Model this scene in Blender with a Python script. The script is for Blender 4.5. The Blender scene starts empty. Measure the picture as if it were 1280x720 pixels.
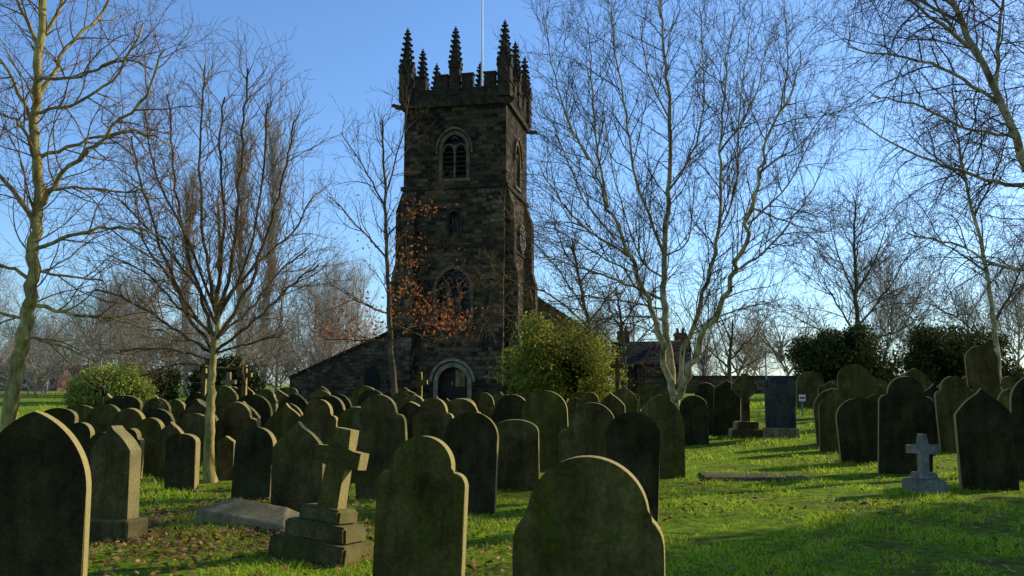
import bpy, bmesh, math, random
import numpy as np
from mathutils import Vector, Matrix, Quaternion
C = bpy.context.scene.collection
R = math.radians
F = 1100.0; PITCH = math.atan(120/1100.0); EYE = 1.6
cp, sp = math.cos(PITCH), math.sin(PITCH)
def P(px, py, Y):
    u = (px-640)/F; v = (360-py)/F
    t = Y/(cp - v*sp)
    return Vector((t*u, Y, EYE + t*(v*cp+sp)))
def sstep(a, b, x):
    t = min(1, max(0, (x-a)/(b-a))); return t*t*(3-2*t)
def gz(x, y):
    z = .62*sstep(12, 45, y) + .35*sstep(3, 10, x)*sstep(14, 28, y)
    z += .025*math.sin(x*1.3+y*.7)*math.sin(y*.9-x*.4) + .02*math.sin(x*2.9)*math.sin(y*2.3)
    return z
# ------------------------------------------------------------------ materials
def newmat(name):
    m = bpy.data.materials.new(name); m.use_nodes = True
    nt = m.node_tree; nt.nodes.clear()
    out = nt.nodes.new('ShaderNodeOutputMaterial'); b = nt.nodes.new('ShaderNodeBsdfPrincipled')
    nt.links.new(b.outputs[0], out.inputs[0])
    b.inputs['Specular IOR Level'].default_value = .08
    return m, nt, b
def noise(nt, vec, scale, detail=5, rough=.6):
    n = nt.nodes.new('ShaderNodeTexNoise'); n.inputs['Scale'].default_value = scale
    n.inputs['Detail'].default_value = detail; n.inputs['Roughness'].default_value = rough
    nt.links.new(vec, n.inputs['Vector']); return n.outputs[0]
def ramp(nt, fac, stops):
    r = nt.nodes.new('ShaderNodeValToRGB'); nt.links.new(fac, r.inputs[0])
    e = r.color_ramp.elements
    while len(e) < len(stops): e.new(.5)
    for i, (p, c) in enumerate(stops):
        e[i].position = p; e[i].color = (*c, 1) if len(c) == 3 else c
    return r.outputs[0]
def mix(nt, fac, a, b, mode='MIX'):
    m = nt.nodes.new('ShaderNodeMix'); m.data_type = 'RGBA'; m.blend_type = mode
    for k, s in ((0, fac), (6, a), (7, b)):
        if hasattr(s, 'links'): nt.links.new(s, m.inputs[k])
        elif isinstance(s, (int, float)): m.inputs[k].default_value = s
        else: m.inputs[k].default_value = (*s, 1)
    return m.outputs[2]
def bump(nt, b, h, strength, dist=.02):
    n = nt.nodes.new('ShaderNodeBump'); n.inputs['Strength'].default_value = strength; n.inputs['Distance'].default_value = dist
    nt.links.new(h, n.inputs['Height']); nt.links.new(n.outputs[0], b.inputs['Normal'])
def coords(nt, rnd=True, kind='Object'):
    tc = nt.nodes.new('ShaderNodeTexCoord'); v = tc.outputs[kind]
    if rnd:
        oi = nt.nodes.new('ShaderNodeObjectInfo')
        mu = nt.nodes.new('ShaderNodeMath'); mu.operation = 'MULTIPLY'; mu.inputs[1].default_value = 37
        nt.links.new(oi.outputs['Random'], mu.inputs[0])
        ad = nt.nodes.new('ShaderNodeVectorMath'); ad.operation = 'ADD'
        nt.links.new(v, ad.inputs[0]); nt.links.new(mu.outputs[0], ad.inputs[1]); v = ad.outputs[0]
    return v
def mapping(nt, v, scale):
    m = nt.nodes.new('ShaderNodeMapping'); m.inputs['Scale'].default_value = scale
    nt.links.new(v, m.inputs['Vector']); return m.outputs[0]
def grave_mat(name, dark, mid, light, moss, mossamt=.5, edge=1.0):
    m, nt, b = newmat(name); v = coords(nt)
    n1 = noise(nt, v, 2.4, 7, .7); n2 = noise(nt, mapping(nt, v, (4, 4, 1.8)), 1.2, 6, .75); n3 = noise(nt, v, 34, 5, .75)
    n4 = noise(nt, mapping(nt, v, (9, 9, 1.2)), 1.1, 5, .65); n5 = noise(nt, v, 9, 4, .8)
    c = ramp(nt, n1, [(.32, dark), (.5, mid), (.68, light)])
    mf = ramp(nt, n2, [(.6-.25*mossamt, (0, 0, 0)), (.74-.2*mossamt, (1, 1, 1))])
    c = mix(nt, mf, c, moss)
    c = mix(nt, .5, c, ramp(nt, n4, [(.36, (.4, .38, .34)), (.62, (1.15, 1.15, 1.1))]), 'MULTIPLY')
    c = mix(nt, .75, c, ramp(nt, n3, [(.35, (.5, .5, .47)), (.62, (1.2, 1.2, 1.15))]), 'MULTIPLY')
    lf = ramp(nt, n5, [(.68, (0, 0, 0)), (.74, (.4, .4, .4))])
    c = mix(nt, lf, c, tuple(min(.6, q*1.5) for q in light))
    # slab edges tinted paler and yellower than the faces: sunlit rims put into colour
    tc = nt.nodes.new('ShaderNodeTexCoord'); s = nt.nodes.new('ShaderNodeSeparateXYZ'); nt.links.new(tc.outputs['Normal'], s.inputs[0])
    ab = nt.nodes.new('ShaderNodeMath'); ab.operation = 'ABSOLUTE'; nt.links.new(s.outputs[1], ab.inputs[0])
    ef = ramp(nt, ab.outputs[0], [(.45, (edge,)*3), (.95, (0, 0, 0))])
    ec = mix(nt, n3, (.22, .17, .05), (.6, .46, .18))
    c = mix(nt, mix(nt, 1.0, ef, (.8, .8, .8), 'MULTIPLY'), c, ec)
    nt.links.new(c, b.inputs['Base Color']); b.inputs['Roughness'].default_value = .95
    ad = nt.nodes.new('ShaderNodeMath'); nt.links.new(n3, ad.inputs[0]); nt.links.new(n5, ad.inputs[1])
    bump(nt, b, ad.outputs[0], .6, .014); return m
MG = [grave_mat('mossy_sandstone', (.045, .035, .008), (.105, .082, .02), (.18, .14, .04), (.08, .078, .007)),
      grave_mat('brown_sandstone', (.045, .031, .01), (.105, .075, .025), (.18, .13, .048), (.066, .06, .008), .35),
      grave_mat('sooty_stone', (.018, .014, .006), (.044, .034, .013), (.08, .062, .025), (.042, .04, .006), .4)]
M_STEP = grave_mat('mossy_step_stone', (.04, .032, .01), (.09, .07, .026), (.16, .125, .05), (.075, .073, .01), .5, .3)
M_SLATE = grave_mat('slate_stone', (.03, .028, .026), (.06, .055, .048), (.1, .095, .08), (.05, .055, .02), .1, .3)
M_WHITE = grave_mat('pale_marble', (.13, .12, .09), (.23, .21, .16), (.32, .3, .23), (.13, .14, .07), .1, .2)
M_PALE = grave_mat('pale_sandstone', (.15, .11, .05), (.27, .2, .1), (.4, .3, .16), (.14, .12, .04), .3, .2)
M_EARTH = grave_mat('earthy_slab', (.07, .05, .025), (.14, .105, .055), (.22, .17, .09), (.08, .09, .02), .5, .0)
def masonry(name, dark, tan, mortar, bw=.62, rh=.33, bias=-.2, soot=.6, top=None):
    m, nt, b = newmat(name); v = coords(nt, False)
    s = nt.nodes.new('ShaderNodeSeparateXYZ'); nt.links.new(v, s.inputs[0])
    a = nt.nodes.new('ShaderNodeMath'); nt.links.new(s.outputs[0], a.inputs[0]); nt.links.new(s.outputs[1], a.inputs[1])
    cb = nt.nodes.new('ShaderNodeCombineXYZ'); nt.links.new(a.outputs[0], cb.inputs[0]); nt.links.new(s.outputs[2], cb.inputs[1])
    wob = noise(nt, v, 1.3, 2, .5)
    wv = nt.nodes.new('ShaderNodeVectorMath'); wv.operation = 'SCALE'; wv.inputs['Scale'].default_value = .05 if soot else 0
    nt.links.new(wob, wv.inputs[0]); wa = nt.nodes.new('ShaderNodeVectorMath'); nt.links.new(cb.outputs[0], wa.inputs[0]); nt.links.new(wv.outputs[0], wa.inputs[1])
    br = nt.nodes.new('ShaderNodeTexBrick'); nt.links.new(wa.outputs[0], br.inputs['Vector'])
    br.inputs['Scale'].default_value = 1; br.inputs['Brick Width'].default_value = bw; br.inputs['Row Height'].default_value = rh
    br.inputs['Mortar Size'].default_value = .03 if soot else .01; br.inputs['Bias'].default_value = bias; br.inputs['Mortar Smooth'].default_value = .3
    br.inputs['Color1'].default_value = (*dark, 1); br.inputs['Color2'].default_value = (*tan, 1); br.inputs['Mortar'].default_value = (*mortar, 1)
    c = br.outputs[0]
    n1 = noise(nt, v, .45, 6, .65); n2 = noise(nt, v, 5, 6, .75)
    if soot: c = mix(nt, soot, c, ramp(nt, n1, [(.36, (.32, .29, .26)), (.66, (1.3, 1.22, 1.05))]), 'MULTIPLY')
    c = mix(nt, .85, c, ramp(nt, n2, [(.32, (.35, .35, .35)), (.65, (1.35, 1.35, 1.35))]), 'MULTIPLY')
    if top:   # soot thickens towards the weather-beaten top
        mr = nt.nodes.new('ShaderNodeMapRange'); nt.links.new(s.outputs[2], mr.inputs[0]); mr.inputs[1].default_value = 0; mr.inputs[2].default_value = top
        c = mix(nt, 1.0, c, ramp(nt, mr.outputs[0], [(.3, (1.05, 1.02, 1)), (.75, (.72, .7, .68)), (1, (.4, .4, .4))]), 'MULTIPLY')
    nt.links.new(c, b.inputs['Base Color']); b.inputs['Roughness'].default_value = .95
    ad = nt.nodes.new('ShaderNodeMath'); ad.operation = 'MULTIPLY_ADD'; ad.inputs[1].default_value = -1.2
    nt.links.new(br.outputs[1], ad.inputs[0]); nt.links.new(n2, ad.inputs[2])
    bump(nt, b, ad.outputs[0], 1, .08); return m
M_TOWER = masonry('sooty_ashlar', (.042, .031, .02), (.25, .175, .102), (.1, .078, .05), .48, .27, bias=-.25, top=19)
M_AISLE = masonry('brown_ashlar', (.08, .058, .034), (.24, .175, .1), (.11, .088, .058), .45, .24, -.1)
M_BRICK = masonry('red_brick', (.2, .07, .045), (.28, .12, .08), (.25, .22, .2), .225, .075, 0, 0)
M_SLATES = masonry('roof_slates', (.045, .038, .032), (.085, .07, .058), (.02, .02, .02), .3, .22, 0)
def simple(name, c1, c2, scale=6, b_=.4, rough=.9, rnd=True, dist=.02, stretch=None):
    m, nt, b = newmat(name); v = coords(nt, rnd)
    if stretch: v = mapping(nt, v, stretch)
    n = noise(nt, v, scale, 6, .65)
    nt.links.new(ramp(nt, n, [(.33, c1), (.66, c2)]), b.inputs['Base Color']); b.inputs['Roughness'].default_value = rough
    if b_: bump(nt, b, n, b_, dist)
    return m
M_TRIM = simple('carved_dark_stone', (.014, .011, .007), (.06, .044, .027), 3, .8, dist=.05)
M_DRESS = simple('weathered_dressed_stone', (.05, .038, .024), (.17, .125, .074), 2.5, .6)
M_DOORST = simple('pale_dressed_stone', (.13, .10, .06), (.34, .27, .16), 2.5, .5)
M_LEAD = simple('lead_sheet', (.12, .12, .13), (.18, .18, .19), 2, .1)
M_DARK = simple('dark_glass', (.008, .009, .01), (.02, .02, .022), 4, 0, .25)
M_WOOD = simple('dark_wood', (.03, .02, .014), (.07, .045, .03), 5, .3)
M_PWHITE = simple('white_paint', (.7, .7, .68), (.8, .8, .78), 5, 0, .5)
M_METAL = simple('grey_metal', (.2, .2, .2), (.28, .28, .28), 5, 0, .5)
M_GOLD = simple('gilt_paint', (.3, .2, .06), (.4, .28, .09), 5, 0, .4)
M_BLUE = simple('dark_blue_paint', (.01, .015, .04), (.015, .02, .06), 5, 0, .5)
M_RED = simple('red_paint', (.5, .03, .03), (.6, .05, .04), 5, 0, .5)
M_BARK = simple('mossy_bark', (.1, .07, .016), (.5, .38, .12), 7, .8, dist=.03, stretch=(1, 1, .4))
M_BARKD = simple('dark_bark', (.045, .032, .016), (.18, .128, .062), 7, .8, dist=.03, stretch=(1, 1, .4))
M_BARKW = simple('pale_bark', (.1, .07, .026), (.66, .52, .26), 5, .8, dist=.03, stretch=(1, 1, .5))
M_TWIG = simple('twig_bark', (.055, .036, .016), (.16, .108, .05), 3, 0)
M_TWIGR = simple('reddish_twig_bark', (.13, .072, .028), (.3, .18, .076), 3, 0)
M_TWIGF = simple('hazed_far_twig', (.27, .215, .15), (.42, .345, .25), 3, 0)  # distance haze put into the colour, paler than the near twigs
def leafmat(name, cols, trans=.25):
    m, nt, b = newmat(name)
    g = nt.nodes.new('ShaderNodeNewGeometry')
    c = ramp(nt, g.outputs['Random Per Island'], [(i/(len(cols)-1), c) for i, c in enumerate(cols)])
    nt.links.new(c, b.inputs['Base Color']); b.inputs['Roughness'].default_value = .6
    if trans:
        tr = nt.nodes.new('ShaderNodeBsdfTranslucent'); nt.links.new(c, tr.inputs[0])
        mx = nt.nodes.new('ShaderNodeMixShader'); mx.inputs[0].default_value = trans
        out = [n for n in nt.nodes if n.type == 'OUTPUT_MATERIAL'][0]
        nt.links.new(b.outputs[0], mx.inputs[1]); nt.links.new(tr.outputs[0], mx.inputs[2]); nt.links.new(mx.outputs[0], out.inputs[0])
    return m
M_HOLLY = leafmat('holly_leaf', [(.09, .1, .009), (.26, .26, .03), (.42, .38, .06)], .45)
M_LIGHT = leafmat('bright_leaf', [(.14, .18, .02), (.3, .34, .045), (.42, .42, .09)], .42)
M_YEW = leafmat('yew_leaf', [(.012, .02, .005), (.035, .05, .01), (.07, .08, .02)], .1)
M_EVER = leafmat('evergreen_leaf', [(.025, .033, .007), (.065, .075, .016), (.12, .12, .03)], .15)
M_BROWNLEAF = leafmat('brown_leaf', [(.22, .05, .015), (.42, .12, .03), (.55, .23, .07)], .45)
M_FALLEN = leafmat('fallen_leaf', [(.09, .04, .015), (.28, .13, .04), (.45, .25, .1)], .1)
M_GRASS = leafmat('grass_blade', [(.15, .24, .006), (.34, .5, .012), (.5, .62, .03), (.56, .52, .12)], .5)
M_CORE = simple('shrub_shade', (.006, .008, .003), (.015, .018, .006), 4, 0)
def ground_mat():
    m, nt, b = newmat('turf'); tc = nt.nodes.new('ShaderNodeTexCoord'); v = tc.outputs['Object']
    n1 = noise(nt, v, .6, 7, .68); n2 = noise(nt, v, 6, 7, .78); n3 = noise(nt, v, 60, 4, .7)
    g = ramp(nt, n2, [(.3, (.04, .07, .004)), (.48, (.2, .31, .01)), (.66, (.42, .5, .03))])
    d = ramp(nt, n3, [(.35, (.05, .03, .013)), (.65, (.22, .14, .055))])
    f = ramp(nt, n1, [(.52, (0, 0, 0)), (.64, (.8, .8, .8))])
    c = mix(nt, f, g, d)
    nt.links.new(c, b.inputs['Base Color']); b.inputs['Roughness'].default_value = 1
    ad = nt.nodes.new('ShaderNodeMath'); nt.links.new(n2, ad.inputs[0]); nt.links.new(n3, ad.inputs[1])
    bump(nt, b, ad.outputs[0], 1, .1); return m
M_GROUND = ground_mat()
# ------------------------------------------------------------------ helpers
def tag(o, label=None, cat=None, group=None, kind=None):
    if label: o['label'] = label
    if cat: o['category'] = cat
    if group: o['group'] = group
    if kind: o['kind'] = kind
    return o
def empty(name, loc=(0, 0, 0), rz=0, rx=0, ry=0):
    o = bpy.data.objects.new(name, None); o.empty_display_size = .3; C.objects.link(o)
    o.location = loc; o.rotation_euler = (rx, ry, rz); return o
def link(name, me, mat, parent=None, loc=(0, 0, 0), rot=(0, 0, 0)):
    o = bpy.data.objects.new(name, me); C.objects.link(o)
    for m in (mat if isinstance(mat, (list, tuple)) else [mat]): me.materials.append(m)
    o.parent = parent; o.location = loc; o.rotation_euler = rot; return o
def bm_obj(name, bm, mat, parent=None, loc=(0, 0, 0), rot=(0, 0, 0)):
    bmesh.ops.recalc_face_normals(bm, faces=bm.faces)
    me = bpy.data.meshes.new(name); bm.to_mesh(me); bm.free()
    return link(name, me, mat, parent, loc, rot)
def box(bm, x0, x1, y0, y1, z0, z1, M=None):
    vs = [bm.verts.new((x, y, z)) for z in (z0, z1) for y in (y0, y1) for x in (x0, x1)]
    if M is not None:
        for v in vs: v.co = M @ v.co
    for f in ((0, 2, 3, 1), (4, 5, 7, 6), (0, 1, 5, 4), (2, 6, 7, 3), (0, 4, 6, 2), (1, 3, 7, 5)):
        bm.faces.new([vs[i] for i in f])
def prism(bm, pts, y0, y1, M=None, bevel=0):
    a = [bm.verts.new((x, y0, z)) for x, z in pts]; b = [bm.verts.new((x, y1, z)) for x, z in pts]
    fs = [bm.faces.new(a), bm.faces.new(b[::-1])]
    n = len(pts)
    for i in range(n): bm.faces.new((a[(i+1) % n], a[i], b[i], b[(i+1) % n]))
    if bevel:
        es = [e for f in fs for e in f.edges]
        bmesh.ops.bevel(bm, geom=es, offset=bevel, segments=2, affect='EDGES', profile=.6)
    if M is not None:
        for v in bm.verts: v.co = M @ v.co
def one(name, mat, parent, fn, loc=(0, 0, 0), rot=(0, 0, 0)):
    bm = bmesh.new(); fn(bm); return bm_obj(name, bm, mat, parent, loc, rot)
class MB:
    def __init__(s): s.v = []; s.f = []
    def tube(s, pts, r0, r1, sides=3):
        n = len(pts); base = len(s.v)
        ca = [(math.cos(2*math.pi*k/sides), math.sin(2*math.pi*k/sides)) for k in range(sides)]
        for i, p in enumerate(pts):
            t = (pts[min(i+1, n-1)]-pts[max(i-1, 0)])
            if t.length < 1e-6: t = Vector((0, 0, 1))
            t.normalize()
            ref = Vector((1, 0, 0)) if abs(t.x) < .8 else Vector((0, 1, 0))
            a = t.cross(ref).normalized(); b = t.cross(a)
            r = r0(i/(n-1)) if callable(r0) else r0+(r1-r0)*i/(n-1)
            for c_, s_ in ca:
                s.v.append((p.x+(a.x*c_+b.x*s_)*r, p.y+(a.y*c_+b.y*s_)*r, p.z+(a.z*c_+b.z*s_)*r))
        for i in range(n-1):
            o = base+i*sides
            for k in range(sides):
                k2 = (k+1) % sides
                s.f.append((o+k, o+k2, o+sides+k2, o+sides+k))
        s.f.append(tuple(range(base+(n-1)*sides, base+n*sides)))
    def build(s, name, mat, parent, org=Vector((0, 0, 0))):
        me = bpy.data.meshes.new(name)
        me.from_pydata([(x-org.x, y-org.y, z-org.z) for x, y, z in s.v], [], s.f); me.update()
        me.polygons.foreach_set('use_smooth', [True]*len(me.polygons))
        return link(name, me, mat, parent)
def tri_mesh(name, V, nper, mat, parent=None):
    N = V.shape[0]; me = bpy.data.meshes.new(name)
    me.vertices.add(N*nper); me.vertices.foreach_set('co', V.reshape(-1).astype(np.float32))
    me.loops.add(N*nper); me.loops.foreach_set('vertex_index', np.arange(N*nper, dtype=np.int32))
    me.polygons.add(N); me.polygons.foreach_set('loop_start', np.arange(0, N*nper, nper, dtype=np.int32))
    try: me.polygons.foreach_set('loop_total', np.full(N, nper, dtype=np.int32))
    except Exception: pass
    me.update(calc_edges=True); me.validate()
    return link(name, me, mat, parent)
def leaf_quads(pts, size, rng, flat=False):
    n = len(pts)
    a = rng.normal(size=(n, 3)); 
    if flat: a[:, 2] *= .25
    a /= np.linalg.norm(a, axis=1)[:, None]
    b = rng.normal(size=(n, 3))
    if flat: b[:, 2] *= .25
    b -= (b*a).sum(1)[:, None]*a; b /= np.linalg.norm(b, axis=1)[:, None]
    s = size*rng.uniform(.6, 1.3, (n, 1))
    return np.stack([pts-a*s, pts+b*s*.45, pts+a*s, pts-b*s*.45], axis=1)
# ------------------------------------------------------------------ ground
def spaced(a, b, n, p): return [a+(b-a)*(i/n)**p for i in range(n+1)]
xs = [-x for x in spaced(0, 500, 70, 2.6)][::-1][:-1]+spaced(0, 500, 70, 2.6)
ys = [-60, -30, -10, 0]+spaced(1.5, 800, 130, 2.6)
vs = [(x, y, gz(x, y)) for y in ys for x in xs]; nx = len(xs)
fs = [(j*nx+i, j*nx+i+1, (j+1)*nx+i+1, (j+1)*nx+i) for j in range(len(ys)-1) for i in range(nx-1)]
me = bpy.data.meshes.new('ground'); me.from_pydata(vs, [], fs); me.update()
me.polygons.foreach_set('use_smooth', [True]*len(me.polygons))
tag(link('ground', me, M_GROUND), 'grassy churchyard ground rising gently towards the church', 'ground', kind='structure')
rg = np.random.default_rng(3)
def ground_pts(n, y0, y1, rng):
    Y = y0*(y1/y0)**rng.random(n); X = (rng.random(n)*2-1)*(Y*.68+.6)
    return X, Y
def gzv(X, Y):
    def ss(a, b, x): t = np.clip((x-a)/(b-a), 0, 1); return t*t*(3-2*t)
    return (.62*ss(12, 45, Y)+.35*ss(3, 10, X)*ss(14, 28, Y)+.025*np.sin(X*1.3+Y*.7)*np.sin(Y*.9-X*.4)+.02*np.sin(X*2.9)*np.sin(Y*2.3))
n = 300000
X, Y = ground_pts(n, 4.2, 42, rg)
cl = np.sin(X*1.7+1)*np.sin(Y*1.4)+.6*np.sin(X*4.1+Y*2.2)+.5*np.sin(X*7.3-Y*5.9)+.4*np.sin(X*13.1+Y*3)*np.sin(Y*11.7)
keep = cl+rg.random(n)*1.5 > .05
X, Y, cl = X[keep], Y[keep], cl[keep]; n = len(X)
H = (.024+.018*np.clip(cl, -.8, 1.6))*(1+Y/24)*rg.uniform(.5, 1.6, n); W = .0026*(1+Y/7)
Z = gzv(X, Y)-.008
ang = rg.random(n)*6.283; dx, dy = np.cos(ang)*W, np.sin(ang)*W
lx, ly = rg.normal(size=n)*H*.7, rg.normal(size=n)*H*.7
V = np.stack([np.stack([X-dx, Y-dy, Z], 1), np.stack([X+dx, Y+dy, Z], 1), np.stack([X+lx, Y+ly, Z+H], 1)], 1)
tag(tri_mesh('grass', V, 3, M_GRASS), 'short tufted green grass between the graves', 'grass', kind='stuff')
X, Y = ground_pts(17000, 4.5, 28, rg)
cl = np.sin(X*.9+2.2)*np.sin(Y*.8+.5)+.5*np.sin(X*2.1-Y*1.3)
keep = (cl+rg.random(len(X))*1.4 > .45); X, Y = X[keep], Y[keep]
c0 = P(270, 650, 10); m_ = 4200
X2 = rg.normal(c0.x, 1.0, m_); Y2 = rg.normal(10.0, 1.2, m_)
X = np.concatenate([X, X2]); Y = np.concatenate([Y, Y2])
pts = np.stack([X, Y, gzv(X, Y)+.02+.025*rg.random(len(X))], 1)
tag(tri_mesh('fallen_leaves', leaf_quads(pts, .036, rg, True), 4, M_FALLEN), 'brown fallen leaves scattered over the grass', 'leaves', kind='stuff')
# ------------------------------------------------------------------ gravestones
def arc(cx, cz, rx, rz, a0, a1, n): return [(cx+rx*math.cos(R(a0+(a1-a0)*i/n)), cz+rz*math.sin(R(a0+(a1-a0)*i/n))) for i in range(n+1)]
def profile(style, w, h):
    b = -.2; hw = w/2
    if style == 'round': top = arc(0, h-hw*.92, hw, hw*.92, 180, 0, 30)
    elif style == 'low': top = arc(0, h-hw*.5, hw, hw*.5, 180, 0, 26)
    elif style == 'gothic':
        rr = .78*w; cx = rr-hw; am = math.degrees(math.acos(cx/rr)); ri = rr*math.sin(R(am))
        l = [(cx-rr*math.cos(R(am*i/14)), h-ri+rr*math.sin(R(am*i/14))) for i in range(15)]
        top = l+[(-x, z) for x, z in l[-2::-1]]
    elif style == 'shoulder':
        a = .34*w; zs = h-.46*w
        l = [(-hw, zs-.05*w)]+arc(-a-.03*w, zs-.05*w, hw-a-.03*w, .13*w, 180, 90, 6)[1:]+[(-a, zs+.08*w)]
        c = arc(0, zs+.13*w, a, h-zs-.13*w, 180, 0, 22); top = l+c+[(-x, z) for x, z in l[::-1]]
    elif style == 'scroll':
        a = .40*w; zc = h-.36*w
        l = [(-hw, h-.62*w)]+[(-hw+(hw-a)*(1-math.cos(R(90*i/6))), h-.60*w+(.2*w)*math.sin(R(90*i/6))) for i in range(1, 6)]
        c = arc(0, zc-.02*w, a, h-zc+.02*w, 180, 0, 26); top = l+c+[(-x, z) for x, z in l[::-1]]
    elif style == 'ogee':
        l = []
        for i in range(19):
            u = i/18; l.append((-hw*(1-u), h-.5*w+.5*w*(.66*math.sin(math.pi/2*min(1, u*1.25))+.34*u**5)))
        top = l+[(-x, z) for x, z in l[-2::-1]]
    else:
        top = [(-hw, h-.36*w), (-hw*.86, h-.30*w), (-hw*.8, h-.26*w), (0, h), (hw*.8, h-.26*w), (hw*.86, h-.30*w), (hw, h-.36*w)]
    out = [(-hw, b)]
    for p in top+[(hw, b)]:
        if math.hypot(p[0]-out[-1][0], p[1]-out[-1][1]) > .004: out.append(p)
    return out
placed = []; rnd = random.Random(11)
NAMES = {'round': 'round-topped', 'low': 'low-arched', 'gothic': 'pointed-arch', 'shoulder': 'shouldered', 'scroll': 'scroll-shouldered', 'ogee': 'ogee-topped', 'gable': 'gabled'}
def grave(px, Y, wpx, top, style, label, mat=None, th=.12, plinth=False, rot=None, lean=None, group='weathered gravestones in the churchyard'):
    b = P(px, 520, Y); x = b.x; zb = gz(x, Y); t = P(px, top, Y)
    x = t.x*.3+b.x*.7
    h = max(.6, t.z-zb); w = wpx/F*(Y/cp)
    rz = R(-10+rnd.uniform(-5, 5)) if rot is None else R(rot)
    rx, ry = (R(rnd.uniform(-5, 4)), R(rnd.uniform(-4, 4))) if lean is None else (R(lean[0]), R(lean[1]))
    mat = mat or rnd.choice((MG[0], MG[0], MG[1], MG[1], MG[2]))
    placed.append((x, Y))
    bm = bmesh.new()
    if plinth:
        root = empty('gravestone', (x, Y, zb), rz, rx, ry)
        ph = .22
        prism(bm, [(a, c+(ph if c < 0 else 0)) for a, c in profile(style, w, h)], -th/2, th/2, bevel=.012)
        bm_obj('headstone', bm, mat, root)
        def pl(q):
            hw = w/2+.07
            box(q, -hw, hw, -th/2-.08, th/2+.08, -.2, ph)
            bmesh.ops.bevel(q, geom=[e for e in q.edges], offset=.02, segments=1, affect='EDGES')
        one('plinth', M_STEP if mat is not M_SLATE else M_PALE, root, pl)
        tag(root, label, 'gravestone', group)
        return root
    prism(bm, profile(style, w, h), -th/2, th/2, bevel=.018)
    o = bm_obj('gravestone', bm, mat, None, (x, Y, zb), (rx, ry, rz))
    tag(o, label, 'gravestone', group); return o
A, B, S = MG
grave(48, 6.3, 132, 513, 'gothic', 'huge dark pointed-arch gravestone cut off at the left edge, nearest stone on the left', S, .09, lean=(1, 0), rot=4)
grave(147, 9.4, 60, 532, 'ogee', 'ogee-topped gravestone with sunlit right side just right of the huge left-edge stone', B, .17, True, lean=(-1, -1), rot=-18)
grave(525, 7.4, 112, 545, 'shoulder', 'mossy shouldered gravestone standing right of the stepped cross in the foreground', A, .12, rot=-12, lean=(-2, 1.5))
grave(733, 5.3, 182, 570, 'scroll', 'widest mossy scroll-shouldered gravestone at the bottom centre, cut by the lower frame', A, .13, rot=-12, lean=(0, .5))
grave(586, 11.4, 67, 515, 'round', 'dark round-topped gravestone with bright right rim between the two largest foreground stones', S, .11, lean=(-3, 1.5))
grave(645, 13.6, 58, 524, 'low', 'short wide low-arched gravestone directly below the tower right corner', B, .12)
grave(684, 16.5, 56, 488, 'round', 'tall slim round-topped gravestone in front of the yellow-green holly', A, .12)
grave(742, 11.8, 84, 503, 'shoulder', 'brown shouldered gravestone rising directly behind the widest foreground stone', B, .12, lean=(1, -1))
grave(786, 10.0, 66, 515, 'round', 'dark leaning round-topped gravestone at the right shoulder of the widest foreground stone', S, .1, lean=(-2, 2.5))
grave(825, 15.3, 58, 493, 'gothic', 'pointed gravestone at the edge of the open grass, below the many-stemmed tree', A, .13, lean=(0, 0))
grave(545, 15.2, 52, 497, 'shoulder', 'shouldered gravestone standing directly below the church door', B)
grave(481, 12.4, 66, 493, 'shoulder', 'tall shouldered gravestone behind and left of the mossy foreground stone', B)
grave(445, 14.5, 44, 508, 'round', 'narrow round gravestone just behind the upright of the stepped cross', A)
grave(375, 11.0, 66, 527, 'ogee', 'broad ogee-topped gravestone left of the stepped cross', B, lean=(-2, -1))
grave(318, 12.6, 52, 534, 'round', 'dark round-topped gravestone with lit right rim, right of the vase-shaped tree trunk', S)
grave(285, 15.0, 24, 545, 'gable', 'small narrow gabled gravestone close to the vase-shaped tree trunk', B)
grave(230, 13.4, 42, 542, 'low', 'low dark gravestone directly left of the vase-shaped tree trunk', S)
grave(214, 15.0, 34, 527, 'ogee', 'slender ogee-topped gravestone left of the vase-shaped tree', B)
grave(190, 15.5, 34, 522, 'round', 'round gravestone behind the ogee stone in the left group', A)
grave(165, 15.0, 30, 535, 'shoulder', 'small shouldered gravestone peeping behind the sunlit ogee stone at left', S)
grave(133, 14.0, 36, 540, 'round', 'small round gravestone left of the sunlit ogee stone', S)
grave(103, 16.0, 34, 528, 'round', 'dark round gravestone at the right shoulder of the huge left-edge stone', S)
grave(600, 20.0, 42, 490, 'shoulder', 'tall gravestone below the right side of the church door', A)
grave(560, 24, 26, 500, 'gothic', 'small pointed gravestone seen just below the tower doorway', A)
grave(655, 22.0, 30, 500, 'round', 'small round gravestone left of the tall slim one before the holly', B)
grave(765, 20.0, 34, 490, 'ogee', 'ogee gravestone to the left of the many-stemmed tree', B)
grave(1043, 19.3, 38, 487, 'ogee', 'ogee gravestone with sunlit edge at the left end of the right-hand cluster', A, rot=-14)
grave(1078, 17.3, 56, 497, 'round', 'dark broad gravestone second from left at the front of the right-hand cluster', S)
grave(1127, 15.8, 62, 470, 'shoulder', 'tall broad shouldered gravestone directly behind the small pale cross', S)
grave(1072, 24, 38, 455, 'round', 'tall round gravestone behind the left end of the right-hand cluster', A)
grave(1148, 22, 38, 460, 'gothic', 'pointed gravestone behind the pale cross in the right-hand cluster', B)
grave(1197, 19.0, 46, 470, 'shoulder', 'shouldered gravestone behind and left of the big dark right-hand stone', B)
grave(1233, 23, 36, 432, 'round', 'tallest round-topped gravestone on the right, rising above the others', B, .15, rot=-16)
grave(1231, 13.6, 66, 485, 'ogee', 'big dark ogee-topped gravestone right of the pale cross', S)
grave(1283, 14.8, 46, 468, 'gothic', 'pointed gravestone cut off by the right frame edge', S)
grave(1012, 31, 32, 464, 'round', 'brown round-topped gravestone behind the small white sign', B)
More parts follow.
